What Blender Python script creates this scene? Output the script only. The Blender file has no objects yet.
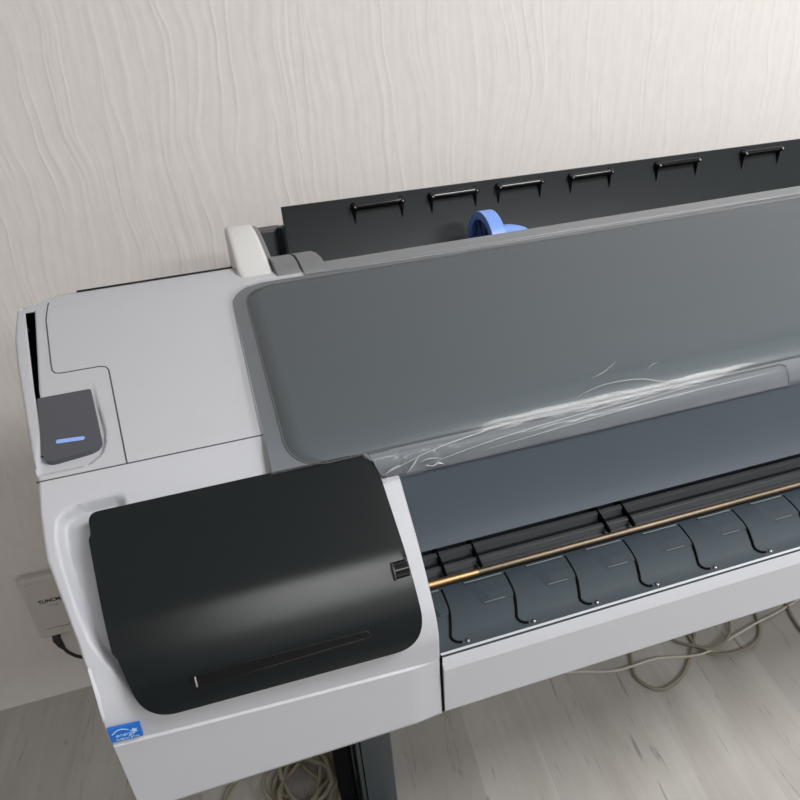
import bpy, bmesh, math, random
from mathutils import Vector, Matrix, noise
random.seed(7)
SC = bpy.context.scene
COL = SC.collection
# ------------------------------------------------------------------ camera
cam = bpy.data.cameras.new('camera'); cam.lens = 689.36/800*36; cam.sensor_width = 36
cam.clip_start = 0.02
co = bpy.data.objects.new('camera', cam); COL.objects.link(co)
rt = Vector((0.95498479, -0.28959677, -0.06432541)); up = Vector((0.19978326, 0.46754513, 0.8610971)); fw = Vector((0.2192959, 0.83518577, -0.50435507))
M = Matrix((rt, up, -fw)).transposed().to_4x4(); M.translation = Vector((-0.1362, -0.4521, 1.3727))
co.matrix_world = M
SC.camera = co
# ------------------------------------------------------------------ world, light, exposure
SC.view_settings.view_transform = 'Standard'; SC.view_settings.look = 'None'
SC.view_settings.exposure = 0.0; SC.view_settings.gamma = 1; SC.view_settings.use_curve_mapping = False
w = bpy.data.worlds.new('room_world'); SC.world = w; w.use_nodes = True
w.node_tree.nodes['Background'].inputs[0].default_value = (0.9, 0.95, 1, 1)
w.node_tree.nodes['Background'].inputs[1].default_value = 0.05
def area(name, loc, target, sx, sy, power, color):
    l = bpy.data.lights.new(name, 'AREA'); l.shape = 'RECTANGLE'; l.size = sx; l.size_y = sy; l.energy = power; l.color = color
    o = bpy.data.objects.new(name, l); COL.objects.link(o); o.location = loc
    o.rotation_euler = (Vector(target)-Vector(loc)).to_track_quat('-Z', 'Y').to_euler(); return o
area('ceiling_lamp_light', (1.35, -0.75, 2.64), (1.35, -0.75, 0), 1.15, 0.55, 54, (1.0, 0.985, 0.975))
area('ceiling_lamp_light', (1.9, -2.5, 2.64), (1.9, -2.5, 0), 1.15, 0.55, 44, (0.93, 0.97, 1.0))
area('ceiling_lamp_light', (0.25, -1.95, 2.64), (0.25, -1.95, 0), 1.15, 0.45, 6, (0.93, 0.97, 1.0))  # added lamp, puts the soft highlight band on the ink cover
# ------------------------------------------------------------------ materials
def mat(name, col, rough=0.5, metal=0.0, spec=0.5, noise_amt=0.0, nscale=40, bump=0.0, bscale=300, coat=0.0, coat_r=0.1, emis=None):
    m = bpy.data.materials.new(name); m.use_nodes = True; nt = m.node_tree; b = nt.nodes['Principled BSDF']
    b.inputs['Base Color'].default_value = (*col, 1); b.inputs['Roughness'].default_value = rough
    b.inputs['Metallic'].default_value = metal; b.inputs['Specular IOR Level'].default_value = spec
    b.inputs['Coat Weight'].default_value = coat; b.inputs['Coat Roughness'].default_value = coat_r
    tc = nt.nodes.new('ShaderNodeTexCoord')
    if noise_amt:
        n = nt.nodes.new('ShaderNodeTexNoise'); n.inputs['Scale'].default_value = nscale; n.inputs['Detail'].default_value = 4
        r = nt.nodes.new('ShaderNodeMix'); r.data_type = 'RGBA'
        r.inputs[6].default_value = (*[c*(1-noise_amt) for c in col], 1); r.inputs[7].default_value = (*[min(1, c*(1+noise_amt)) for c in col], 1)
        nt.links.new(tc.outputs['Object'], n.inputs['Vector']); nt.links.new(n.outputs['Fac'], r.inputs[0]); nt.links.new(r.outputs[2], b.inputs['Base Color'])
    if bump:
        n = nt.nodes.new('ShaderNodeTexNoise'); n.inputs['Scale'].default_value = bscale; n.inputs['Detail'].default_value = 2
        bp = nt.nodes.new('ShaderNodeBump'); bp.inputs['Strength'].default_value = bump; bp.inputs['Distance'].default_value = 0.001
        nt.links.new(tc.outputs['Object'], n.inputs['Vector']); nt.links.new(n.outputs['Fac'], bp.inputs['Height']); nt.links.new(bp.outputs['Normal'], b.inputs['Normal'])
    if emis:
        b.inputs['Emission Color'].default_value = (*emis[0], 1); b.inputs['Emission Strength'].default_value = emis[1]
    return m
WHITE = mat('white_plastic', (0.47, 0.482, 0.52), 0.45, noise_amt=0.015, bump=0.05, bscale=500)
CAPW = mat('cap_white_plastic', (0.60, 0.60, 0.60), 0.4, noise_amt=0.01)
SEAM = mat('seam_shadow_gap', (0.08, 0.085, 0.09), 0.8, spec=0.1)
BLACK = mat('black_opening', (0.006, 0.006, 0.007), 0.9, spec=0.05)
COVER = mat('black_cover_plastic', (0.006, 0.009, 0.010), 0.19, spec=0.42, bump=0.10, bscale=1100)
GLOSSB = mat('gloss_black', (0.006, 0.006, 0.007), 0.12)
SLATE = mat('slate_window', (0.050, 0.067, 0.078), 0.42, spec=0.35, noise_amt=0.06, nscale=6)
FRAME = mat('grey_lid_frame', (0.13, 0.142, 0.158), 0.5, spec=0.25, noise_amt=0.04)
VISOR = mat('slate_visor', (0.052, 0.065, 0.082), 0.6, spec=0.25, noise_amt=0.05, nscale=12)
PLAT = mat('slate_platen', (0.034, 0.047, 0.058), 0.5, spec=0.3, noise_amt=0.05, nscale=20)
RAIL = mat('grey_rail', (0.17, 0.18, 0.19), 0.4)
HINGE = mat('hinge_grey', (0.16, 0.165, 0.17), 0.4)
DARKP = mat('dark_rear_plastic', (0.013, 0.017, 0.019), 0.42, spec=0.35, noise_amt=0.1, nscale=5)
DGREY = mat('dark_grey_plastic', (0.05, 0.055, 0.062), 0.45)
BAR = mat('carriage_bar_grey', (0.13, 0.14, 0.15), 0.35)
MECH = mat('dark_mechanism', (0.035, 0.040, 0.048), 0.4, noise_amt=0.3, nscale=30)
BRASS_SHEEN = mat('brass_sheen', (0.42, 0.28, 0.14), 0.45, metal=0.9, noise_amt=0.25, nscale=9)
STEEL = mat('brown_steel_rod', (0.17, 0.135, 0.095), 0.5, metal=0.8, noise_amt=0.4, nscale=12)
METAL = mat('bright_metal', (0.8, 0.8, 0.8), 0.2, metal=1)
BLUEP = mat('blue_plastic', (0.18, 0.32, 0.76), 0.4)
BLUED = mat('blue_hub_face', (0.05, 0.10, 0.30), 0.45)
BUTTON = mat('button_slate', (0.066, 0.070, 0.085), 0.42, bump=0.1, bscale=600)
BLUEMARK = mat('button_blue_mark', (0.28, 0.42, 0.85), 0.4)
STICK = mat('sticker_blue', (0.01, 0.13, 0.52), 0.35)
STICKW = mat('sticker_white', (0.35, 0.60, 0.90), 0.4)
LEGM = mat('leg_slate', (0.050, 0.060, 0.068), 0.45)
CABLE = mat('beige_cable', (0.55, 0.52, 0.46), 0.5)
CABLED = mat('taupe_cable', (0.25, 0.225, 0.17), 0.5)
CORDB = mat('black_cord', (0.01, 0.01, 0.01), 0.4)
BOXW = mat('wall_box_white', (0.56, 0.53, 0.51), 0.5)
INK = mat('print_dark', (0.03, 0.03, 0.04), 0.6)
PINK = mat('box_line_grey', (0.30, 0.27, 0.26), 0.6)
# clear film
FILM = bpy.data.materials.new('clear_film'); FILM.use_nodes = True
nt = FILM.node_tree; nt.nodes.clear()
out = nt.nodes.new('ShaderNodeOutputMaterial'); tr = nt.nodes.new('ShaderNodeBsdfTransparent'); tr.inputs[0].default_value = (0.96, 0.97, 0.98, 1)
gl = nt.nodes.new('ShaderNodeBsdfGlossy'); gl.inputs['Roughness'].default_value = 0.10
df = nt.nodes.new('ShaderNodeBsdfDiffuse'); df.inputs[0].default_value = (0.75, 0.78, 0.8, 1)
fr = nt.nodes.new('ShaderNodeFresnel'); fr.inputs[0].default_value = 1.24
tc = nt.nodes.new('ShaderNodeTexCoord'); mp = nt.nodes.new('ShaderNodeMapping'); mp.inputs['Scale'].default_value = (3, 22, 22)
ns = nt.nodes.new('ShaderNodeTexNoise'); ns.inputs['Scale'].default_value = 1.5; ns.inputs['Detail'].default_value = 3
bp = nt.nodes.new('ShaderNodeBump'); bp.inputs['Strength'].default_value = 0.12; bp.inputs['Distance'].default_value = 0.01
m1 = nt.nodes.new('ShaderNodeMixShader'); m1.inputs[0].default_value = 0.055; m2 = nt.nodes.new('ShaderNodeMixShader')
L = nt.links.new
L(tc.outputs['Object'], mp.inputs[0]); L(mp.outputs[0], ns.inputs[0]); L(ns.outputs['Fac'], bp.inputs['Height']); L(bp.outputs[0], gl.inputs['Normal']); L(bp.outputs[0], fr.inputs['Normal'])
L(tr.outputs[0], m1.inputs[1]); L(df.outputs[0], m1.inputs[2]); L(fr.outputs[0], m2.inputs[0]); L(m1.outputs[0], m2.inputs[1]); L(gl.outputs[0], m2.inputs[2]); L(m2.outputs[0], out.inputs[0])
FILMC = FILM.copy(); FILMC.name = 'film_crease'
for n in FILMC.node_tree.nodes:
    if n.type == 'MIX_SHADER' and not n.inputs[0].is_linked: n.inputs[0].default_value = 0.30
    if n.type == 'BSDF_GLOSSY': n.inputs['Roughness'].default_value = 0.15
# wallpaper: pressed wavy vertical creases
WALL = bpy.data.materials.new('relief_wallpaper'); WALL.use_nodes = True; nt = WALL.node_tree; b = nt.nodes['Principled BSDF']
L = nt.links.new
b.inputs['Roughness'].default_value = 0.55
b.inputs['Specular IOR Level'].default_value = 0.3
tc = nt.nodes.new('ShaderNodeTexCoord')
def wnoise(scale, vec, detail=2, dist=0.0):
    mp = nt.nodes.new('ShaderNodeMapping'); mp.inputs['Scale'].default_value = vec; L(tc.outputs['Object'], mp.inputs[0])
    n = nt.nodes.new('ShaderNodeTexNoise'); n.inputs['Scale'].default_value = scale; n.inputs['Detail'].default_value = detail; n.inputs['Distortion'].default_value = dist
    L(mp.outputs[0], n.inputs[0]); return n
warp = wnoise(1, (4.0, 1, 3.6), 2)
sub = nt.nodes.new('ShaderNodeVectorMath'); sub.operation = 'SUBTRACT'; sub.inputs[1].default_value = (0.5, 0.5, 0.5); L(warp.outputs['Color'], sub.inputs[0])
scl = nt.nodes.new('ShaderNodeVectorMath'); scl.operation = 'MULTIPLY'; scl.inputs[1].default_value = (0.090, 0, 0); L(sub.outputs[0], scl.inputs[0])
add = nt.nodes.new('ShaderNodeVectorMath'); add.operation = 'ADD'; L(tc.outputs['Object'], add.inputs[0]); L(scl.outputs[0], add.inputs[1])
mp = nt.nodes.new('ShaderNodeMapping'); mp.inputs['Scale'].default_value = (27, 1, 1.5); L(add.outputs[0], mp.inputs[0])
n1 = nt.nodes.new('ShaderNodeTexNoise'); n1.inputs['Scale'].default_value = 1.0; n1.inputs['Detail'].default_value = 2.0; n1.inputs['Roughness'].default_value = 0.45; L(mp.outputs[0], n1.inputs[0])
# sawtooth the field so each crease has one sharp edge
mu = nt.nodes.new('ShaderNodeMath'); mu.operation = 'MULTIPLY'; mu.inputs[1].default_value = 3.4; L(n1.outputs['Fac'], mu.inputs[0])
pp = nt.nodes.new('ShaderNodeMath'); pp.operation = 'PINGPONG'; pp.inputs[1].default_value = 0.5; L(mu.outputs[0], pp.inputs[0])
pw = nt.nodes.new('ShaderNodeMath'); pw.operation = 'POWER'; pw.inputs[1].default_value = 1.6; L(pp.outputs[0], pw.inputs[0])
fine = wnoise(1, (60, 1, 30), 3)
ad = nt.nodes.new('ShaderNodeMath'); ad.operation = 'MULTIPLY_ADD'; ad.inputs[1].default_value = 0.06; L(fine.outputs['Fac'], ad.inputs[0]); L(pw.outputs[0], ad.inputs[2])
bp = nt.nodes.new('ShaderNodeBump'); bp.inputs['Strength'].default_value = 0.5; bp.inputs['Distance'].default_value = 0.0050
L(ad.outputs[0], bp.inputs['Height']); L(bp.outputs[0], b.inputs['Normal'])
cr = nt.nodes.new('ShaderNodeMix'); cr.data_type = 'RGBA'; cr.inputs[6].default_value = (0.68, 0.65, 0.635, 1); cr.inputs[7].default_value = (0.76, 0.725, 0.71, 1)
L(fine.outputs['Fac'], cr.inputs[0]); L(cr.outputs[2], b.inputs['Base Color'])
# laminate floor
FLOOR = bpy.data.materials.new('grey_oak_laminate'); FLOOR.use_nodes = True; nt = FLOOR.node_tree; b = nt.nodes['Principled BSDF']; L = nt.links.new
b.inputs['Roughness'].default_value = 0.38; b.inputs['Specular IOR Level'].default_value = 0.35
tc = nt.nodes.new('ShaderNodeTexCoord')
rot = nt.nodes.new('ShaderNodeMapping'); rot.inputs['Rotation'].default_value = (0, 0, math.radians(-84)); L(tc.outputs['Object'], rot.inputs[0])   # x runs along the planks
br = nt.nodes.new('ShaderNodeTexBrick'); br.offset = 0.37; br.inputs['Scale'].default_value = 1; br.inputs['Brick Width'].default_value = 1.2; br.inputs['Row Height'].default_value = 0.14
br.inputs['Mortar Size'].default_value = 0.0004; br.inputs['Bias'].default_value = 0.0; br.inputs['Color1'].default_value = (0.36, 0.345, 0.325, 1); br.inputs['Color2'].default_value = (0.46, 0.445, 0.42, 1); br.inputs['Mortar'].default_value = (0.33, 0.31, 0.28, 1)
L(rot.outputs[0], br.inputs[0])
def fnoise(vec, detail, lo, hi, dist=0.0):
    mp = nt.nodes.new('ShaderNodeMapping'); mp.inputs['Scale'].default_value = vec; L(rot.outputs[0], mp.inputs[0])
    n = nt.nodes.new('ShaderNodeTexNoise'); n.inputs['Scale'].default_value = 1; n.inputs['Detail'].default_value = detail; n.inputs['Distortion'].default_value = dist; L(mp.outputs[0], n.inputs[0])
    r = nt.nodes.new('ShaderNodeMapRange'); r.inputs[1].default_value = lo; r.inputs[2].default_value = hi; L(n.outputs['Fac'], r.inputs[0]); return r
g1 = fnoise((3.5, 60, 1), 6, 0.35, 0.65, 0.8); g2 = fnoise((7, 62, 1), 4, 0.62, 0.72, 1.2); g3 = fnoise((2.2, 10, 1), 3, 0.42, 0.66, 0.5)
def mx(a, fac_node, amt, col):
    k = nt.nodes.new('ShaderNodeMath'); k.operation = 'MULTIPLY'; k.inputs[1].default_value = amt; L(fac_node.outputs[0], k.inputs[0])
    m = nt.nodes.new('ShaderNodeMix'); m.data_type = 'RGBA'; L(k.outputs[0], m.inputs[0]); L(a, m.inputs[6]); m.inputs[7].default_value = col; return m.outputs[2]
c1 = mx(br.outputs['Color'], g1, 0.35, (0.36, 0.345, 0.32, 1)); c2 = mx(c1, g3, 0.65, (0.32, 0.30, 0.27, 1)); c3 = mx(c2, g2, 0.65, (0.17, 0.155, 0.135, 1))
L(c3, b.inputs['Base Color'])
DIMP = mat('taupe_paint', (0.20, 0.18, 0.16), 0.8, noise_amt=0.01)
PAINT = mat('white_paint', (0.72, 0.71, 0.69), 0.8, noise_amt=0.01)
LAMPE = mat('lamp_diffuser', (0.9, 0.9, 0.9), 0.5, emis=((1, 0.98, 0.95), 6))
# ------------------------------------------------------------------ mesh helpers
def link(name, me, m, parent=None, smooth=True, bevel=0, sharp=35):
    o = bpy.data.objects.new(name, me); COL.objects.link(o)
    me.materials.append(m)
    if smooth:
        for p in me.polygons: p.use_smooth = True
        try: me.set_sharp_from_angle(angle=math.radians(sharp))
        except Exception: pass
    if parent is not None:
        o.parent = parent
        if parent.type == 'EMPTY': o.location = -parent.location
    if bevel:
        md = o.modifiers.new('bevel', 'BEVEL'); md.width = bevel; md.segments = 3; md.limit_method = 'ANGLE'; md.angle_limit = math.radians(40)
    return o
def mesh(name, V, F, m, parent=None, smooth=True, bevel=0, sharp=35):
    me = bpy.data.meshes.new(name); me.from_pydata([tuple(v) for v in V], [], F); me.update()
    bm = bmesh.new(); bm.from_mesh(me); bmesh.ops.recalc_face_normals(bm, faces=bm.faces); bm.to_mesh(me); bm.free()
    return link(name, me, m, parent, smooth, bevel, sharp)
def box(name, x0, x1, y0, y1, z0, z1, m, parent=None, bevel=0.0015):
    V = [(x, y, z) for x in (x0, x1) for y in (y0, y1) for z in (z0, z1)]
    F = [(0, 1, 3, 2), (4, 6, 7, 5), (0, 4, 5, 1), (2, 3, 7, 6), (0, 2, 6, 4), (1, 5, 7, 3)]
    return mesh(name, V, F, m, parent, True, bevel)
def tubegeo(P, r, n=10, closed=False):
    P = [Vector(p) for p in P]; V = []; F = []; N = len(P)
    rr = r if isinstance(r, (list, tuple)) else [r]*N
    prev = None
    for i, p in enumerate(P):
        if closed: t = (P[(i+1) % N]-P[i-1]).normalized()
        else: t = (P[min(i+1, N-1)]-P[max(i-1, 0)]).normalized()
        if prev is None:
            a = Vector((0, 0, 1)) if abs(t.z) < .9 else Vector((1, 0, 0)); u = t.cross(a).normalized()
        else: u = (prev-t*prev.dot(t)).normalized()
        prev = u; v = t.cross(u)
        for k in range(n):
            a = 2*math.pi*k/n; V.append(p+(u*math.cos(a)+v*math.sin(a))*rr[i])
    for i in range(N if closed else N-1):
        for k in range(n):
            a = i*n+k; b2 = i*n+(k+1) % n; c = ((i+1) % N)*n
            F.append((a, b2, c+(k+1) % n, c+k))
    if not closed:
        F.append(tuple(range(n))[::-1]); F.append(tuple(range((N-1)*n, N*n)))
    return V, F
def tube(name, P, r, m, parent=None, n=10, closed=False):
    V, F = tubegeo(P, r, n, closed); return mesh(name, V, F, m, parent)
def spline(P, sub=8):
    P = [Vector(p) for p in P]; out = []
    for i in range(len(P)-1):
        a = P[max(i-1, 0)]; b = P[i]; c = P[i+1]; d = P[min(i+2, len(P)-1)]
        for k in range(sub):
            t = k/sub
            out.append(0.5*((2*b)+(c-a)*t+(2*a-5*b+4*c-d)*t*t+(3*b-a-3*c+d)*t**3))
    out.append(P[-1]); return out
def tag(o, label=None, cat=None, group=None, kind=None):
    for k, v in (('label', label), ('category', cat), ('group', group), ('kind', kind)):
        if v: o[k] = v
    return o
def empty(name, loc):
    o = bpy.data.objects.new(name, None); COL.objects.link(o); o.location = loc; o.empty_display_size = 0.1; return o
def prism(name, prof, x0, x1, m, parent=None, bevel=0.0, sharp=35):
    """closed (y,z) outline extruded along x"""
    n = len(prof); V = [(x0, y, z) for y, z in prof]+[(x1, y, z) for y, z in prof]
    F = [(i, (i+1) % n, n+(i+1) % n, n+i) for i in range(n)]+[tuple(range(n))[::-1], tuple(range(n, 2*n))]
    return mesh(name, V, F, m, parent, True, bevel, sharp)
def lerp(a, b, t): return a+(b-a)*t
def interp(tab, s):
    if s <= tab[0][0]: return tab[0][1]
    for (a, x), (b2, y) in zip(tab, tab[1:]):
        if s <= b2: return lerp(x, y, (s-a)/(b2-a))
    return tab[-1][1]
def sstep(a, b, x):
    t = max(0, min(1, (x-a)/(b-a))); return t*t*(3-2*t)
# ------------------------------------------------------------------ the setting
X0, X1, Y0, Y1, H = -2.2, 3.6, -3.6, 0.82, 2.7
tag(box('floor', X0, X1, Y0, Y1, -0.05, 0, FLOOR, bevel=0), kind='structure')
tag(box('ceiling', X0, X1, Y0, Y1, H, H+0.05, PAINT, bevel=0), kind='structure')
tag(box('wall_back', X0, X1, Y1, Y1+0.05, 0, H, WALL, bevel=0), kind='structure')
tag(box('wall_front', X0, X1, Y0-0.05, Y0, 0, H, DIMP, bevel=0), kind='structure')
tag(box('wall_left', X0-0.05, X0, Y0, Y1, 0, H, PAINT, bevel=0), kind='structure')
tag(box('wall_right', X1, X1+0.05, Y0, Y1, 0, H, PAINT, bevel=0), kind='structure')
for (x, y, lb) in ((1.35, -0.75, 'white rectangular ceiling panel lamp above the printer'), (1.9, -2.5, 'white rectangular ceiling panel lamp in the right of the far pair'), (0.25, -1.95, 'white panel lamp added for the sheen on the ink cover, left of the far pair')):
    e = tag(empty('ceiling_lamp', (x, y, H)), lb, 'ceiling lamp', 'ceiling panel lamps')
    box('housing', x-.62, x+.62, y-.32, y+.32, H-.045, H, PAINT, e); box('diffuser', x-.58, x+.58, y-.28, y+.28, H-.052, H-.045, LAMPE, e, 0)
# ------------------------------------------------------------------ printer
PRN = tag(empty('wide_format_printer', (0.45, 0.3, 0)), 'white and slate grey wide format printer on a dark leg stand before the wallpapered wall', 'printer')
PR = [(.545, 1.048), (.50, 1.044), (.177, .986), (.145, .971), (.108, .944), (.05, .898), (.027, .873), (.006, .847), (-.002, .825), (.0, .79), (.0, .70)]
SS = [0.0]
for a, b_ in zip(PR, PR[1:]): SS.append(SS[-1]+math.dist(a, b_))
def prof_raw(s):
    for i in range(len(PR)-1):
        if s <= SS[i+1] or i == len(PR)-2:
            t = (s-SS[i])/(SS[i+1]-SS[i]); return (lerp(PR[i][0], PR[i+1][0], t), lerp(PR[i][1], PR[i+1][1], t))
def prof(s, d=0.0):
    k = 0.012; y = z = 0; W = 0
    for j in range(-3, 4):
        ww = 1-abs(j)/4.0; q = prof_raw(s+j*k/3); y += q[0]*ww; z += q[1]*ww; W += ww
    y /= W; z /= W
    if d:
        a = prof_raw(s-k); b2 = prof_raw(s+k); ty, tz = b2[0]-a[0], b2[1]-a[1]; l = math.hypot(ty, tz); y += tz/l*d; z += -ty/l*d
    return y, z
XL = [(0.0, -.398), (.03, -.3985), (.104, -.393), (.17, -.383), (.223, -.373), (.271, -.3643), (.342, -.351), (.372, -.344), (.41, -.3425), (.455, -.340), (.494, -.3306), (.5325, -.3217), (.587, -.3132), (.638, -.3124), (.71, -.3131), (.75, -.3131)]
SO = [(0.0, -.391), (.037, -.3868), (.2205, -.3596), (.30, -.345), (.372, -.333), (.71, -.300)]
SI = [(0.0, -.3770), (.041, -.3740), (.2221, -.3540), (.30, -.3405), (.372, -.328), (.71, -.296)]
RC = [(.4055, -.262), (.406, -.300), (.4085, -.3120), (.4140, -.3225), (.4215, -.3285), (.4381, -.330), (.4678, -.3264), (.5066, -.3189), (.5401, -.310), (.5678, -.2956), (.5934, -.2828), (.602, -.272)]
def shell_disp(x, s):
    d = 0
    # scoop beside the ink cover
    if .405 < s < .602:
        xb = interp(RC, s)
        if x > xb and x < -.262:
            t = 9
            for (s0, x0), (s1, x1) in zip(RC, RC[1:]):
                dx, ds = x1-x0, s1-s0; q = max(0, min(1, ((x-x0)*dx+(s-s0)*ds)/(dx*dx+ds*ds)))
                t = min(t, math.hypot(x-x0-q*dx, s-s0-q*ds))
            d -= 0.0135*sstep(0, 0.0085, t)*(1-.8*min(1, t/.034))*sstep(-.262, -.275, x)
    # button recess
    xr = interp([(.2, -.2965), (.2204, -.2948), (.26, -.2895), (.315, -.280), (.335, -.2795), (.35, -.2825), (.36, -.292), (.366, -.31)], s)
    if .215 < s < .366 and -.352 < x < xr:
        dd = 0.0040*sstep(.215, .29, s)*sstep(.366, .360, s)
        d -= dd*sstep(0, .003, xr-x)*sstep(0, .004, x+.347)
    # lower front panel lip
    sc = interp([(-.32, .6384), (-.2338, .6451), (-.14, .6508), (-.012, .6574), (.01, .6574)], x)
    d += 0.0024*sstep(sc-.0008, sc+.0008, s)*sstep(0.004, -.03, x)
    return d
def build_shell():
    root = PRN
    smax = SS[-1]; V = []; F = []
    sv = sorted([smax*i/250 for i in range(251)]+[.634+.0007*i+.0001 for i in range(38)]); ns = len(sv)-1
    na, nb, nc = 6, 3, 170
    xr = 0.003
    for s in sv:
        xl, so, si = interp(XL, s), interp(SO, s), interp(SI, s)
        xs = [lerp(xl+.003, so, i/na) for i in range(na)]+[lerp(so, si, i/nb) for i in range(nb)]+[lerp(si, xr, i/nc) for i in range(nc+1)]
        row = []
        for x in xs:
            y, z = prof(max(s, .030*sstep(-.345, -.400, x)), shell_disp(x, s)); row.append((x, y, z))
        # rolled side edge
        s_ = max(s, .030); a = prof(s_, -.0015); b2 = prof(s_, -.006); c2 = prof(s_, -.02)
        V += [(xl+.004, *c2), (xl, *b2), (xl+.001, *a)]+row+[(xr+.0015, *prof(s, -.002)), (xr+.0015, *prof(s, -.012))]
    nc_ = len(V)//(ns+1)
    for i in range(ns):
        for j in range(nc_-1):
            if 3+na <= j < 3+na+nb and .037 < sv[i] < .322: continue
            a = i*nc_+j; F.append((a, a+1, a+nc_+1, a+nc_))
    o = mesh('side_housing', V, F, WHITE, root, sharp=50)
    md = o.modifiers.new('solid', 'SOLIDIFY'); md.thickness = 0.002; md.offset = -1
    # closed side panel under the rolled edge
    V = []; F = []
    ring = [max(s, .030) for s in sv[::5] if s > .028]
    for s in ring:
        xl = interp(XL, s); y, z = prof(s, -.012); V.append((xl+.003, y, z))
    n = len(V); cy, cz = .26, .84
    for k in (0.35,):
        for (x, y, z) in V[:n]: V.append((lerp(x, -.340, .15)+.001, lerp(y, cy, k), lerp(z, cz, k)))
    V.append((-.333, .54, .72)); V.append((-.345, cy, cz))
    for i in range(n-1): F.append((i, i+1, n+i+1, n+i)); F.append((n+i, n+i+1, 2*n+1))
    F.append((n-1, 2*n, 2*n+1, 2*n-1)); F.append((0, n, 2*n+1, 2*n))
    o2 = mesh('side_panel', V, F, WHITE, root)
    return o
SHELL = build_shell()
# dark inside of the slot
V = []; F = []
for i in range(12):
    s = .024+i*(.31)/11; y, z = prof(s, -.0025); y2, z2 = prof(s, -.03)
    a, b2 = interp(SO, s)-.006, interp(SI, s)+.006
    V += [(a, y, z), (a, y2, z2), (b2, y2, z2), (b2, y, z)]
for i in range(11):
    for k in range(3): F.append((i*4+k, i*4+k+1, i*4+5+k, i*4+4+k))
F += [(0, 1, 2, 3), (44, 45, 46, 47)]
o = mesh('vent_slot', V, F, BLACK, PRN); o['label'] = 'black slot along the left edge'
md = o.modifiers.new('solid', 'SOLIDIFY'); md.thickness = 0.001
# seams (thin gaps) following the shell
def on_shell(pts, d=0.0, step=.006):
    out = []
    for (x0, s0), (x1, s1) in zip(pts, pts[1:]):
        n = max(1, int(math.hypot(x1-x0, s1-s0)/step))
        for k in range(n):
            t = k/n; x = lerp(x0, x1, t); s = lerp(s0, s1, t); out.append((x, *prof(s, d+shell_disp(x, s))))
    x, s = pts[-1]; out.append((x, *prof(s, d+shell_disp(x, s)))); return out
def seam(name, pts, r=.0009): return tube(name, on_shell(pts, -.0003), r, SEAM, PRN, 6)
seam('panel_seam', [(-.3445, .3733), (-.12, .3735)])
seam('panel_seam', [(-.3595, .02), (-.3583, .0677), (-.3447, .1738), (-.3425, .186), (-.3385, .1925), (-.332, .1945), (-.2895, .1950), (-.2825, .1975), (-.2788, .2045), (-.2591, .3733)], .0010)
# rear closing plate
box('rear_edge_plate', -.325, -.112, .5455, .548, .98, 1.0500, DARKP, PRN, 0.0005)
box('lower_body', -.305, 1.40, .02, .53, .705, .76, WHITE, PRN, .004)
box('rear_body', -.33, 1.40, .50, .545, .72, 1.035, DGREY, PRN, .003)
# ---- lever button
def surf_patch(name, outline, d_top, d_bot, m, parent, bevel=.001, cell=.006, sfun=None, crown=0.0):
    """a plate lying on the shell: outline in (x, s); top offset d_top, skirt to d_bot"""
    bm = bmesh.new()
    vs = [bm.verts.new((x, s, 0)) for x, s in outline]; f = bm.faces.new(vs)
    xs = [p[0] for p in outline]; ys = [p[1] for p in outline]
    for ax, lo, hi in ((0, min(xs), max(xs)), (1, min(ys), max(ys))):
        k = lo+cell
        while k < hi:
            co_ = (k, 0, 0) if ax == 0 else (0, k, 0); no = (1, 0, 0) if ax == 0 else (0, 1, 0)
            bmesh.ops.bisect_plane(bm, geom=bm.verts[:]+bm.edges[:]+bm.faces[:], plane_co=co_, plane_no=no, dist=1e-7); k += cell
    bmesh.ops.recalc_face_normals(bm, faces=bm.faces)
    top = [f for f in bm.faces]
    bed = [e for e in bm.edges if e.is_boundary]
    # distance to border for crown/edge rounding
    import itertools
    seg = list(zip(outline, outline[1:]+outline[:1]))
    def dist(x, y):
        m_ = 9
        for (ax, ay), (bx, by) in seg:
            dx, dy = bx-ax, by-ay; L2 = dx*dx+dy*dy
            t = max(0, min(1, ((x-ax)*dx+(y-ay)*dy)/L2)) if L2 else 0
            m_ = min(m_, math.hypot(x-ax-t*dx, y-ay-t*dy))
        return m_
    r = bmesh.ops.extrude_edge_only(bm, edges=bed)
    low = {v for v in r['geom'] if isinstance(v, bmesh.types.BMVert)}
    for v in bm.verts:
        x, s = v.co.x, v.co.y
        if v in low: d = d_bot
        else:
            q = dist(x, s); d = d_top+crown*(1-math.exp(-q/.012))
        y, z = prof(s, d); v.co = (x, y, z)
    me = bpy.data.meshes.new(name); bmesh.ops.recalc_face_normals(bm, faces=bm.faces); bm.to_mesh(me); bm.free()
    o = link(name, me, m, parent, True, bevel, 40); return o
def rnd(pts, r, n=6):
    """round polygon corners"""
    out = []; N = len(pts)
    for i in range(N):
        p = Vector(pts[i]); a = Vector(pts[i-1]); b2 = Vector(pts[(i+1) % N]); rr = r[i] if isinstance(r, (list, tuple)) else r
        u = (a-p); v = (b2-p); q = min(rr, u.length*.48, v.length*.48); u = p+u.normalized()*q; v = p+v.normalized()*q
        for k in range(n+1):
            t = k/n; w_ = u*(1-t)**2+p*2*t*(1-t)+v*t*t; out.append((w_.x, w_.y))
    return out
btn = surf_patch('lever_button', rnd([(-.3547, .2381), (-.2975, .2382), (-.2822, .3430), (-.3385, .3505)], [.003, .003, .016, .013]), .0018, -.006, BUTTON, PRN, .0016)
btn['label'] = 'dark slate latch button with a blue dash'
surf_patch('blue_dash', rnd([(-.3288, .3175), (-.3005, .3205), (-.3008, .3262), (-.3291, .3235)], .0028), .0023, .001, BLUEMARK, btn, 0)
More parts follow.
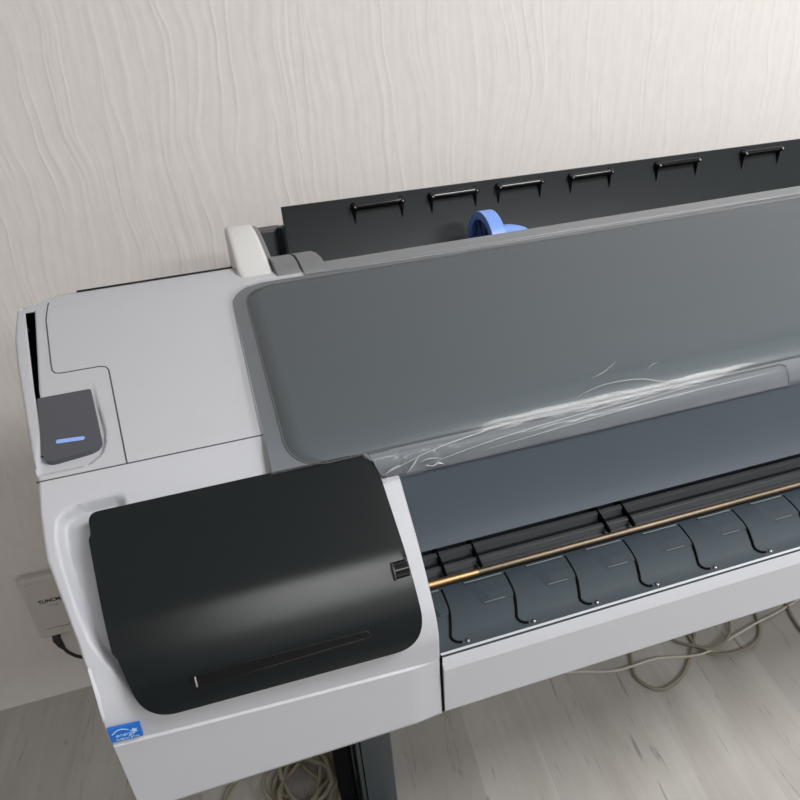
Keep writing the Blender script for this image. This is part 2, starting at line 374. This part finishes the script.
# ---- black ink cover
cov_out = rnd([(-.2965, .4233), (-.0185, .4240), (-.0122, .546), (-.0108, .6175), (-.2735, .6125), (-.2870, .5570), (-.2905, .5525), (-.2945, .5051), (-.2980, .4485), (-.2957, .4445)], [.018, .030, .012, .040, .032, .003, .003, .012, .002, .002], 10)
cov = surf_patch('ink_cover', cov_out, .0115, -.010, COVER, PRN, .0012, .005, crown=0.0)
cov['label'] = 'glossy black rounded ink cartridge cover'
surf_patch('finger_groove', rnd([(-.2290, .5870), (-.0650, .5905), (-.0640, .5965), (-.2285, .5975)], .003), .0132, .011, GLOSSB, cov, .0005)
surf_patch('finger_groove_edge', rnd([(-.2250, .5965), (-.0700, .5955), (-.0700, .5975), (-.2250, .5985)], .0006), .0138, .011, GLOSSB, cov, .0003)
hp = prof(.5455, .010)
o = tube('hinge_pin', [(-.030, hp[0], hp[1]), (-.0145, hp[0]+.0005, hp[1])], .0085, GLOSSB, cov, 20)
for k, dx in enumerate((-.0300,)):
    tube('pin_ring', [(dx, hp[0]-.0005, hp[1]), (dx+.0015, hp[0]-.0005, hp[1])], .0092, DGREY, o, 20)
sm = [(-.2265, *prof(.592, .0150))]
tube('groove_glint', [(-.2255, *prof(.588, .0138)), (-.2252, *prof(.596, .0138))], .0009, METAL, cov, 8)  # bright metal sliver painting a glint at the groove's left end
# ---- energy label sticker
SY = -.0045
st_rot = math.radians(3.0)
def stp(u, v, y=SY): # u,v in [0,1] on sticker
    a = Vector((-.3085, .8300)); b2 = Vector((-.2815, .8268)); c = Vector((-.2822, .8100)); d = Vector((-.3090, .8122))
    p = (a*(1-u)+b2*u)*(1-v)+(d*(1-u)+c*u)*v; return (p.x, y, p.y)
V = [stp(0, 0), stp(1, 0), stp(1, 1), stp(0, 1), stp(0, 0, -.0015), stp(1, 0, -.0015), stp(1, 1, -.0015), stp(0, 1, -.0015)]
stk = mesh('efficiency_sticker', V, [(0, 1, 2, 3), (4, 7, 6, 5), (0, 4, 5, 1), (1, 5, 6, 2), (2, 6, 7, 3), (3, 7, 4, 0)], STICK, PRN, False)
stk['label'] = 'small blue efficiency sticker with a pale arc and star'
arc = [stp(.10+.52*t, .62-.50*math.sin(math.pi*(.15+.60*t)), SY-.0002) for t in [i/16 for i in range(17)]]
tube('arc_mark', arc, [0.0007*(1-.6*i/16) for i in range(17)], STICKW, stk, 6)
sc_ = Vector(stp(.78, .38, SY-.0003)); V = [sc_+Vector((0, -.0002, 0))]
for k in range(10):
    r = .0042 if k % 2 == 0 else .0018; a = math.pi/2+k*math.pi/5+.2; V.append(sc_+Vector((r*math.cos(a), 0, r*math.sin(a))))
mesh('star_mark', V, [(0, 1+k, 1+(k+1) % 10) for k in range(10)], STICKW, stk, False)
def text(name, body, size, loc, rot, m, parent, ext=.0001, shear=0, align='LEFT', bold=0.0):
    cu = bpy.data.curves.new(name, 'FONT'); cu.body = body; cu.size = size; cu.extrude = ext; cu.shear = shear; cu.align_x = align; cu.offset = bold
    t = bpy.data.objects.new('tmp', cu); COL.objects.link(t); bpy.context.view_layer.update()
    me = bpy.data.meshes.new_from_object(t.evaluated_get(bpy.context.evaluated_depsgraph_get())); bpy.data.objects.remove(t)
    me.transform(Matrix.Translation(Vector(loc)) @ rot.to_4x4()); me.name = name
    return link(name, me, m, parent, False)
RX = Matrix.Rotation(math.radians(90), 3, 'X')
RS = Matrix.Rotation(math.radians(6), 3, 'Y') @ RX
text('script_mark', 'energy', .0062, stp(.16, .66, SY-.0002), RS, STICKW, stk, shear=.4)
text('word_mark', 'ENERGY STAR', .0031, stp(.16, .92, SY-.0002), RS, STICKW, stk)
# ---- lid
LP = [(.480, 1.0425), (.177, .9895), (.150, .9838), (.130, .974), (.115, .960), (.109, .944)]
LS = [0.0]
for a, b_ in zip(LP, LP[1:]): LS.append(LS[-1]+math.dist(a, b_))
def lraw(s):
    s = max(-.02, min(s, LS[-1]+.01))
    for i in range(len(LP)-1):
        if s <= LS[i+1] or i == len(LP)-2:
            t = (s-LS[i])/(LS[i+1]-LS[i]); return (lerp(LP[i][0], LP[i+1][0], t), lerp(LP[i][1], LP[i+1][1], t))
def lprof(s, d=0):
    y = z = W = 0
    for j in range(-2, 3):
        ww = 1-abs(j)/3; q = lraw(s+j*.004); y += q[0]*ww; z += q[1]*ww; W += ww
    y /= W; z /= W
    if d:
        a = lraw(s-.008); b2 = lraw(s+.008); ty, tz = b2[0]-a[0], b2[1]-a[1]; l = math.hypot(ty, tz); y += tz/l*d; z += -ty/l*d
    return y, z
LT = LS[-1]; XR = 1.146
def lid_grid(name, xl_f, xr, s0, s1, d_f, m, parent, ns=50, nx=120, thick=.003, xpow=1.0):
    V = []; F = []
    for i in range(ns+1):
        s = lerp(s0, s1, i/ns); xl = xl_f(s)
        for j in range(nx+1):
            x = lerp(xl, xr, (j/nx)**xpow); d = d_f(x, s); y, z = lprof(min(s, LT-.030*sstep(-.012, -.026, x)), d); V.append((x, y, z))
    for i in range(ns):
        for j in range(nx):
            a = i*(nx+1)+j; F.append((a, a+1, a+nx+2, a+nx+1))
    o = mesh(name, V, F, m, parent, sharp=60)
    if thick:
        md = o.modifiers.new('solid', 'SOLIDIFY'); md.thickness = thick; md.offset = -1
    return o
def rc(s0, s1, x0, r0, r1):
    def f(s):
        a = s-s0; b2 = s1-s; x = x0
        if a < r0: x += r0-math.sqrt(max(0, r0*r0-(r0-a)**2))
        if b2 < r1: x += r1-math.sqrt(max(0, r1*r1-(r1-b2)**2))
        return x
    return f
lidf = lid_grid('lid', rc(0, LT, -.1215, .045, .012), XR, 0, LT, lambda x, s: 0, FRAME, PRN, 70, 200, xpow=1.5)
lidf['label'] = 'grey lid frame around the tinted window'
win0, win1 = .012, LT-.030
wf = rc(win0, win1, -.1035, .035, .035)
win = lid_grid('tinted_window', wf, XR-.01, win0, win1, lambda x, s: .0008, SLATE, lidf, 80, 60, .0006)
# dark groove round the window
gp = []
for i in range(61):
    s = lerp(win0, win1, i/60); gp.append((wf(s), *lprof(s, .0009)))
tube('window_groove', [(XR-.01, *lprof(win0, .0009))]+[(lerp(XR-.02, gp[0][0]+.005, k/20), *lprof(win0, .0009)) for k in range(21)]+gp+[(lerp(gp[-1][0]+.005, -.0, k/10), *lprof(win1, .0009)) for k in range(11)], .0009, SEAM, lidf, 6)
# lip along the lid's front edge
def lip(x, s): return -.001+.0020*sstep(.0, .02, x)+.0022*sstep(LT-.024, LT-.020, s)*sstep(.0, .10, x)
o = lid_grid('handle_lip', lambda s: .0, .487, LT-.026, LT, lip, FRAME, lidf, 12, 40, .002)
tube('lip_groove', [(.09, *lprof(LT-.0262, .0012)), (.3, *lprof(LT-.0262, .0012)), (.484, *lprof(LT-.0262, .0012)), (.4885, *lprof(LT-.023, .0015)), (.4895, *lprof(LT-.012, .0015)), (.4895, *lprof(LT-.002, .0015))], .0010, SEAM, lidf, 6)
# visor
vp = [(.109, .9455), (.1005, .918), (.0930, .898), (.0850, .882), (.0770, .871), (.0720, .8675), (.0755, .8645), (.090, .874), (.104, .898), (.114, .925), (.130, .952)]
vs = prism('visor', vp, .0045, XR, VISOR, PRN, 0, 25); vs['label'] = 'dark slate sloping visor under the window'
# ---- rail behind the window
rp = [(.4830, 1.040), (.4830, 1.0440), (.4860, 1.0460), (.5060, 1.0495), (.5110, 1.0480), (.512, 1.030), (.486, 1.030)]
prism('hinge_rail', rp, -.016, XR, RAIL, PRN, .0008)
# ---- clear film on the lid
def filmd(x, s):
    e = sstep(LT-.035, LT-.004, s); e2 = sstep(.02, .0, s)
    wv = noise.noise(Vector((x*9, s*60, 3.3)))*.5+noise.noise(Vector((x*26, s*120+x*30, 7.1)))*.35
    near = sstep(.12, .02, x)*sstep(LT-.03, LT-.008, s)
    return .0045+.0018*e*wv+.0022*near*noise.noise(Vector((x*70, s*160, 1.7)))+.0010*e2*wv
film = tag(lid_grid('protective_film', rc(-.002, LT, -.1235, .045, .015), XR-.02, -.002, LT+.001, filmd, FILM, None, 110, 340, 0, 1.25),
           'clear wrinkled protective plastic film stretched over the printer\'s tinted window', 'plastic film')
def crease(pts, r, d=.0052):
    P = [(x, *lprof(s, d)) for x, s in pts]; P = spline(P, 5); n = len(P)
    return tube('film_crease', P, [.72*r*max(.15, math.sin(math.pi*(i+.3)/(n+.6))) for i in range(n)], FILMC, film, 6)
def SL(y): return (.480-y)/.3030*LS[1] if y > .177 else LS[1]+(.177-y)*1.15
crease([(-.02, LT-.004), (.05, LT-.020), (.14, LT-.028), (.24, LT-.030)], .0012)
crease([(.03, LT-.006), (.12, LT-.016), (.24, LT-.022), (.34, LT-.026)], .0010)
crease([(.10, LT-.008), (.22, LT-.014), (.33, LT-.018), (.46, LT-.019)], .0011)
crease([(.16, LT-.012), (.28, LT-.020), (.36, LT-.024)], .0008)
crease([(-.012, LT-.006), (-.004, LT-.010), (.006, LT-.012)], .0014, .006)
crease([(.012, LT-.003), (.020, LT-.010), (.027, LT-.017)], .0016, .006)
crease([(.032, LT-.007), (.040, LT-.004), (.047, LT-.006), (.052, LT-.003)], .0015, .006)
crease([(.028, LT-.011), (.038, LT-.012), (.050, LT-.010)], .0010, .006)
crease([(.205, LT-.035), (.25, LT-.046), (.30, LT-.044), (.335, LT-.032), (.355, LT-.032)], .0007)
crease([(.245, LT-.058), (.262, LT-.062), (.285, LT-.074)], .0004)
crease([(.315, LT-.052), (.322, LT-.058), (.332, LT-.060)], .0004)
crease([(-.11, .012), (-.10, .006), (-.085, .003), (-.06, .0025)], .0010)
crease([(-.06, .003), (.1, .008), (.35, .009), (.7, .007)], .0008)
crease([(.2, .004), (.4, .003), (.8, .004), (1.05, .004)], .0007)
crease([(-.1225, .06), (-.122, .15), (-.1225, .25), (-.122, .33)], .0007)
# ---- mouth, roller and platen
mech = prism('paper_path', [(.104, .780), (.112, .786), (.190, .800), (.235, .93), (.26, .93), (.26, .76), (.104, .76)], .004, XR, MECH, PRN)
prism('carriage_bar', [(.113, .785), (.1135, .7935), (.1185, .7950), (.1195, .785)], .004, XR, BAR, mech, .0005)
prism('carriage_bar', [(.129, .787), (.1295, .8000), (.1345, .8015), (.1355, .787)], .004, XR, BAR, mech, .0005)
for x in (.049, .093, .262, .296, .62, .655, .90, .935):
    V = [(x-.0012, .102, .7945), (x+.0012, .102, .7945), (x-.0022, .205, .822), (x+.0022, .205, .822), (x-.0022, .205, .86), (x+.0022, .205, .86), (x-.0012, .150, .806), (x+.0012, .150, .806),
         (x-.0012, .102, .788), (x+.0012, .102, .788), (x-.0022, .205, .80), (x+.0022, .205, .80)]
    F = [(0, 1, 7, 6), (6, 7, 5, 4), (0, 6, 4, 10, 8), (1, 9, 11, 5, 7), (0, 8, 9, 1), (8, 10, 11, 9), (4, 5, 11, 10)]
    mesh('guide_rib', V, F, BLACK, mech, False)
rl = tube('roller', [(.004, .0955, .7925), (.4, .0955, .792), (XR, .0955, .791)], .0040, STEEL, PRN, 16)
tube('brass_sheen', [(.0045, .0955, .7925), (.03, .0955, .7924), (.085, .0955, .7924)], [.0054, .0052, .0041], BRASS_SHEEN, rl, 16)  # added taper, paints the brighter brassy reflection at the roller's left
PP = [(.0035, .7885), (.020, .7945), (.040, .8015), (.058, .8050), (.071, .8065)]
def pz(y): return interp(PP, y) if y > .0035 else .7885
plat = prism('platen', [(.002, .760), (.0025, .7875)]+[(y, z-.001) for y, z in PP]+[(.0770, .8045), (.0830, .7960), (.0900, .7860), (.103, .7835), (.103, .760)], .0045, XR, PLAT, PRN, 0, 20)
for i in range(15):
    xb = .0315+.0752*i; xa = xb-.050; xa = max(xa, .0055)
    # raised tab, flush on its left, proud on its right
    V = []; F = []
    for y, h in [(.0715, -.0015), (.0713, .0010), (.066, .0016), (.052, .0014), (.0415, .0009), (.0405, -.0004)]:
        o_ = .010*(1-sstep(.040, .070, y))
        V += [(xa+o_, y, pz(y)-.0014), (lerp(xa+o_, xb, .3), y, pz(y)+h*.8), (xb-.001, y, pz(y)+h), (xb, y, pz(y)-.0012)]
    for k in range(5):
        for q in range(3): F.append((k*4+q, k*4+q+1, k*4+5+q, k*4+4+q))
    tab = mesh('output_tab', V, F, PLAT, plat, False)
    # black gap beside the tab, curling at the lower end
    G = [(xb+.0008, .0705), (xb+.0006, .055), (xb-.001, .040), (xb-.0055, .026), (xb-.0085, .0170), (xb-.0045, .0115), (xb+.001, .0098)]
    P = [(x, y, pz(y)+.0004) for x, y in G]; P = spline(P, 5)
    tube('tab_gap', P, .0013, BLACK, tab, 6)
    c = Vector((xb+.0075, .0098, pz(.0098)+.0004))
    V, F = tubegeo([c+Vector((0, 0, -.001)), c+Vector((0, 0, .0008)), c+Vector((0, 0, .0014))], [.0022, .0020, .0008], 10)
    mesh('stud', V, F, METAL, tab)
    hl = tube('tab_edge_highlight', [(xa+.002, .0705, pz(.0705)+.0016), (xb-.003, .0705, pz(.0705)+.0016)], .0007, RAIL, tab, 6)  # paler tubes paint the highlights along the tab's edge and step
    tube('tab_step_highlight', [(xa+.014, .0410, pz(.041)+.0014), (xb-.012, .0410, pz(.041)+.0014)], .0004, RAIL, tab, 6)
# ---- front strip
prism('front_strip', [(.0005, .701), (-.0012, .705), (-.0030, .7712), (-.0024, .7735), (.0036, .7880), (.0060, .7885), (.0080, .780), (.0080, .701)], .0065, XR, WHITE, PRN, .0005, 12)
box('strip_gap', .0043, .0070, .0005, .012, .702, .788, BLACK, PRN, 0)
# ---- right-hand end (beyond the frame)
V = []; F = []; n_ = 60
for i in range(n_+1):
    s = SS[-1]*i/n_
    for x, d in ((1.148, -.02), (1.149, 0), (1.17, 0), (1.38, 0), (1.4, -.002), (1.405, -.02)): V.append((x, *prof(s, d)))
for i in range(n_):
    for j in range(5): a = i*6+j; F.append((a, a+1, a+7, a+6))
o = mesh('right_housing', V, F, WHITE, PRN)
md = o.modifiers.new('solid', 'SOLIDIFY'); md.thickness = 0.002; md.offset = -1
V = [(1.402, *prof(SS[-1]*i/30, -.015)) for i in range(31)]+[(1.402, .54, .72)]
mesh('right_panel', V, [tuple(range(32))], WHITE, PRN, False)
# ---- rear tray: dark back panel with clips
tray = prism('rear_panel', [(.700, 1.0860), (.704, 1.0860), (.690, .985), (.655, .93), (.545, .91), (.545, .915), (.652, .935), (.685, .988)], -.0115, 1.20, DARKP, PRN, .0006)
for v in tray.data.vertices:
    if v.co.x > 1 and v.co.z > 1.05: v.co.z -= .0090
tray['label'] = 'dark rear panel with a row of clips'
box('rear_side_plate', -.060, -.012, .670, .676, .92, 1.0640, DARKP, PRN, .001)
HX = [(.115, .207), (.253, .343), (.379, .468), (.522, .61), (.702, .796), (.893, .984)]
for a, b2 in HX:
    a -= .008; b2 -= .010; z = 1.0725-.0055*a; y = .6955
    cl = tube('clip', [(a+.004, y-.004, z), (b2-.004, y-.004, z)], [.0056, .0056], GLOSSB, tray, 12); cl['label'] = 'gloss black bar clip'
    for x in (a+.003, b2-.003):
        tube('clip_pin', [(x, y+.003, z), (x, y-.010, z+.0005)], [.0064, .0040], GLOSSB, cl, 10)
        V, F = tubegeo([(x, y-.010, z+.0012), (x, y-.0115, z+.0014)], .0016, 8); mesh('clip_glint', V, F, METAL, cl)
        V = [(x-.0055, .6985-.0015, z-.002), (x+.0055, .6985-.0015, z-.002), (x, .692, z-.030), (x, .6900, z-.004)]
        mesh('clip_shadow', V, [(0, 1, 2), (0, 3, 1), (1, 3, 2), (0, 2, 3)], GLOSSB, cl, False)  # black wedge painting the shadow beneath the pin
# ---- end cap and hinge covers
def capprof(w_):
    return
V = []; F = []
cp = [(.498, 1.0395), (.505, 1.0440), (.520, 1.054), (.545, 1.0665), (.575, 1.0775), (.605, 1.0845), (.625, 1.0860), (.640, 1.083), (.648, 1.07)]
n_ = 0
for i, (y, z) in enumerate(cp):
    t = i/(len(cp)-1)
    xl = lerp(-.1045, -.110, t)+(.012*(1-sstep(0, .2, t))); xr_ = lerp(-.054, -.072, t)-(.006*(1-sstep(0, .12, t)))
    V += [(xl, y, z-.06 if i else z-.012), (xl, y, z-.0035), (xl+.003, y, z-.0006), (xl+.008, y, z), (xr_-.006, y, z), (xr_-.002, y, z-.0008), (xr_, y, z-.004), (xr_, y, z-.06 if i else z-.012)]
for i in range(len(cp)-1):
    for j in range(7): a = i*8+j; F.append((a, a+1, a+9, a+8))
F.append(tuple(range(8))); F.append(tuple(range((len(cp)-1)*8, len(cp)*8)))
mesh('end_cap', V, F, CAPW, PRN, True, 0, 50)
# cap's dark inner cheek
V = []; F = []
for i, (y, z) in enumerate(cp):
    t = i/(len(cp)-1); xr_ = lerp(-.054, -.072, t)-(.006*(1-sstep(0, .12, t)))
    V += [(xr_, y, z-.003), (xr_+.006, y, z-.005), (xr_+.006, y, z-.08), (xr_, y, z-.08)]
for i in range(len(cp)-1):
    for j in range(3): a = i*4+j; F.append((a, a+1, a+5, a+4))
mesh('cap_cheek', V, F, HINGE, PRN, True, 0, 50)
box('spindle_support', -.068, -.022, .640, .668, .92, 1.0680, DGREY, PRN, .003)
box('support_catch', -.030, -.020, .632, .642, 1.020, 1.073, GLOSSB, PRN, .002)
def hinge(x0, x1, x0b, x1b):
    P = [(.490, 1.030), (.490, 1.0360), (.4935, 1.0430), (.500, 1.0500), (.509, 1.0560), (.521, 1.0600), (.534, 1.0590), (.548, 1.055), (.556, 1.045), (.556, 1.010), (.50, 1.010)]
    n = len(P); V = []; F = []
    for f in (0, 1):
        for y, z in P:
            t = sstep(.49, .55, y); xa = lerp(x0, x0b, t); xb = lerp(x1, x1b, t); V.append(((xa, xb)[f], y, z))
    F = [(i, (i+1) % n, n+(i+1) % n, n+i) for i in range(n)]+[tuple(range(n)), tuple(range(n, 2*n))]
    return mesh('hinge_cover', V, F, HINGE, PRN, True, .0015, 40)
hinge(-.0530, -.0190, -.0600, -.0280); hinge(-.0165, .0190, -.0255, .0020)
# ---- leg stand
lg = box('leg', -.071, -.011, .250, .330, .10, .705, LEGM, PRN, .003)
tube('leg_groove', [(-.064, .2492, .11), (-.064, .2492, .70)], .0012, BLACK, lg, 6)
box('leg_inner_post', -.108, -.078, .270, .330, .10, .705, BLACK, PRN, .008)
box('leg', 1.20, 1.26, .250, .330, .10, .705, LEGM, PRN, .003)
for xc in (-.06, 1.23):
    ft = box('stand_foot', xc-.04, xc+.04, -.02, .62, .06, .105, LEGM, PRN, .006)
    for y in (.03, .57):
        tube('caster', [(xc-.012, y, .030), (xc+.012, y, .030)], .0295, GLOSSB, ft, 20)
        tube('caster_stem', [(xc, y, .035), (xc, y, .064)], .006, METAL, ft, 10)
box('cross_brace', -.02, 1.20, .42, .46, .52, .58, LEGM, PRN, .004)
# ------------------------------------------------------------------ blue spindle hub
hub = tag(empty('roll_spindle', (.30, .60, .985)), 'bright blue roll spindle end hub poking up behind the grey rail', 'spindle')
HC = (.600, .9970)
def ring(x0, x1, r0, r1, name, m, tap=0):
    n = 40; V = []; F = []
    for x, r in ((x0, r0), (x0, r1), (x1, r1+tap), (x1, r0)):
        for k in range(n): a = 2*math.pi*k/n; V.append((x, HC[0]+r*math.cos(a), HC[1]+r*math.sin(a)))
    for q in range(4):
        for k in range(n): F.append((q*n+k, q*n+(k+1) % n, ((q+1) % 4)*n+(k+1) % n, ((q+1) % 4)*n+k))
    return mesh(name, V, F, m, hub, True, .001, 40)
ring(.300, .324, .048, .0615, 'rim', BLUEP)
ring(.309, .315, .012, .050, 'disc', BLUED)
for k in range(8):
    a = k*math.pi/4+.2; tube('spoke', [(.307, HC[0]+.014*math.cos(a), HC[1]+.014*math.sin(a)), (.307, HC[0]+.048*math.cos(a), HC[1]+.048*math.sin(a))], .0022, BLUED, hub, 6)
o = tube('sleeve', [(.324, *HC), (.355, *HC), (.368, *HC), (.380, *HC), (.387, *HC)], [.034, .033, .030, .026, .021], BLUEP, hub, 28)
tube('shaft', [(-.015, *HC), (1.15, *HC)], .011, GLOSSB, hub, 16)
# ------------------------------------------------------------------ cables on the floor
def cable(name, pts, r, m, label, group=None, sub=8):
    o = tube(name, spline(pts, sub), r, m, None, 8); return tag(o, label, 'cable', group)
z0 = .0048
cable('cable', [(.30, .52, z0), (.473, .466, z0), (.56, .435, z0+.004), (.66, .43, z0+.008), (.76, .405, z0+.010), (.85, .42, z0+.008), (.95, .44, z0+.006), (1.03, .455, z0), (1.2, .49, z0)], .0026, CABLE,
      'thin pale cable running lengthwise over the others on the floor under the printer')
cable('cable', [(.66, .56, z0), (.615, .46, z0), (.595, .405, z0), (.625, .362, z0), (.69, .375, z0), (.76, .43, z0), (.82, .50, z0), (.88, .58, z0)], .0042, CABLED,
      'taupe cable in the leftmost wide loop on the floor under the strip')
cable('cable', [(.74, .60, z0), (.775, .50, z0), (.775, .435, z0), (.80, .395, z0+.004), (.87, .385, z0+.006), (.93, .41, z0), (.97, .47, z0), (.99, .56, z0)], .0040, CABLED,
      'taupe cable in the middle loop crossing the pale cable')
cable('cable', [(.70, .58, z0), (.735, .47, z0), (.765, .428, z0+.012), (.80, .405, z0+.015), (.86, .43, z0+.010), (.92, .50, z0), (1.0, .57, z0)], .0038, CABLED,
      'taupe cable bent sharply where the loops cross')
cable('cable', [(1.10, .60, z0), (1.065, .48, z0), (1.04, .42, z0), (1.03, .35, z0), (1.06, .29, z0), (1.14, .24, z0)], .0040, CABLED,
      'taupe cable curving alone at the right edge of the floor')
P = []
for i in range(8*26):
    a = i/26*2*math.pi; k = i/(8*26)
    rr = .052+.016*math.sin(3.1*k*6.28)+.006*math.sin(a*3+k*9)
    P.append((-.170+rr*1.05*math.cos(a)+.012*math.sin(k*17), .400+rr*1.15*math.sin(a), .006+.038*k+.006*math.sin(a*2+k*20)))
P += [(-.13, .46, .03), (-.20, .50, .012), (-.30, .47, .006), (-.335, .42, .006), (-.37, .34, .006), (-.42, .26, .006)]
tag(tube('cable_coil', spline(P, 2), .0048, CABLED, None, 8), 'coiled taupe cable heap on the floor left of the leg', 'cable')
cable('cable', [(-.02, .47, z0), (-.075, .40, z0), (-.125, .36, z0), (-.16, .31, z0), (-.20, .25, z0)], .0046, CORDB, 'black cable on the floor between the coil and the leg')
# ------------------------------------------------------------------ wall box and its plug
WBX = tag(empty('wall_box', (-.60, .80, .29)), 'off-white box with dark lettering mounted low on the wall left of the printer', 'electrical box')
wb = box('casing', -.664, -.44, .800, .8215, .200, .372, BOXW, WBX, .006)
box('front_plate', -.650, -.454, .7975, .801, .225, .360, BOXW, WBX, .002)
RB = Matrix.Rotation(math.radians(0), 3, 'Y') @ RX
text('lettering', 'TUNCMATIK', .0125, (-.638, .7973, .303), RB, INK, WBX, .0002, bold=.0004)
text('small_lettering', 'voltage', .0075, (-.622, .7973, .291), RB, PINK, WBX, .0002)
box('trim_line', -.645, -.46, .7968, .7980, .2280, .2295, PINK, WBX, 0)
PC = tag(empty('power_plug', (-.60, .80, .19)), 'black plug and cord coming out beneath the off-white wall box', 'plug')
tube('plug_body', [(-.636, .808, .196), (-.635, .800, .190), (-.630, .795, .176), (-.626, .793, .166)], [.009, .009, .007, .004], CORDB, PC, 12)
tube('cord', spline([(-.627, .793, .168), (-.618, .790, .150), (-.595, .789, .128), (-.545, .790, .118), (-.50, .79, .112), (-.46, .79, .13)], 6), .0038, CORDB, PC, 8)
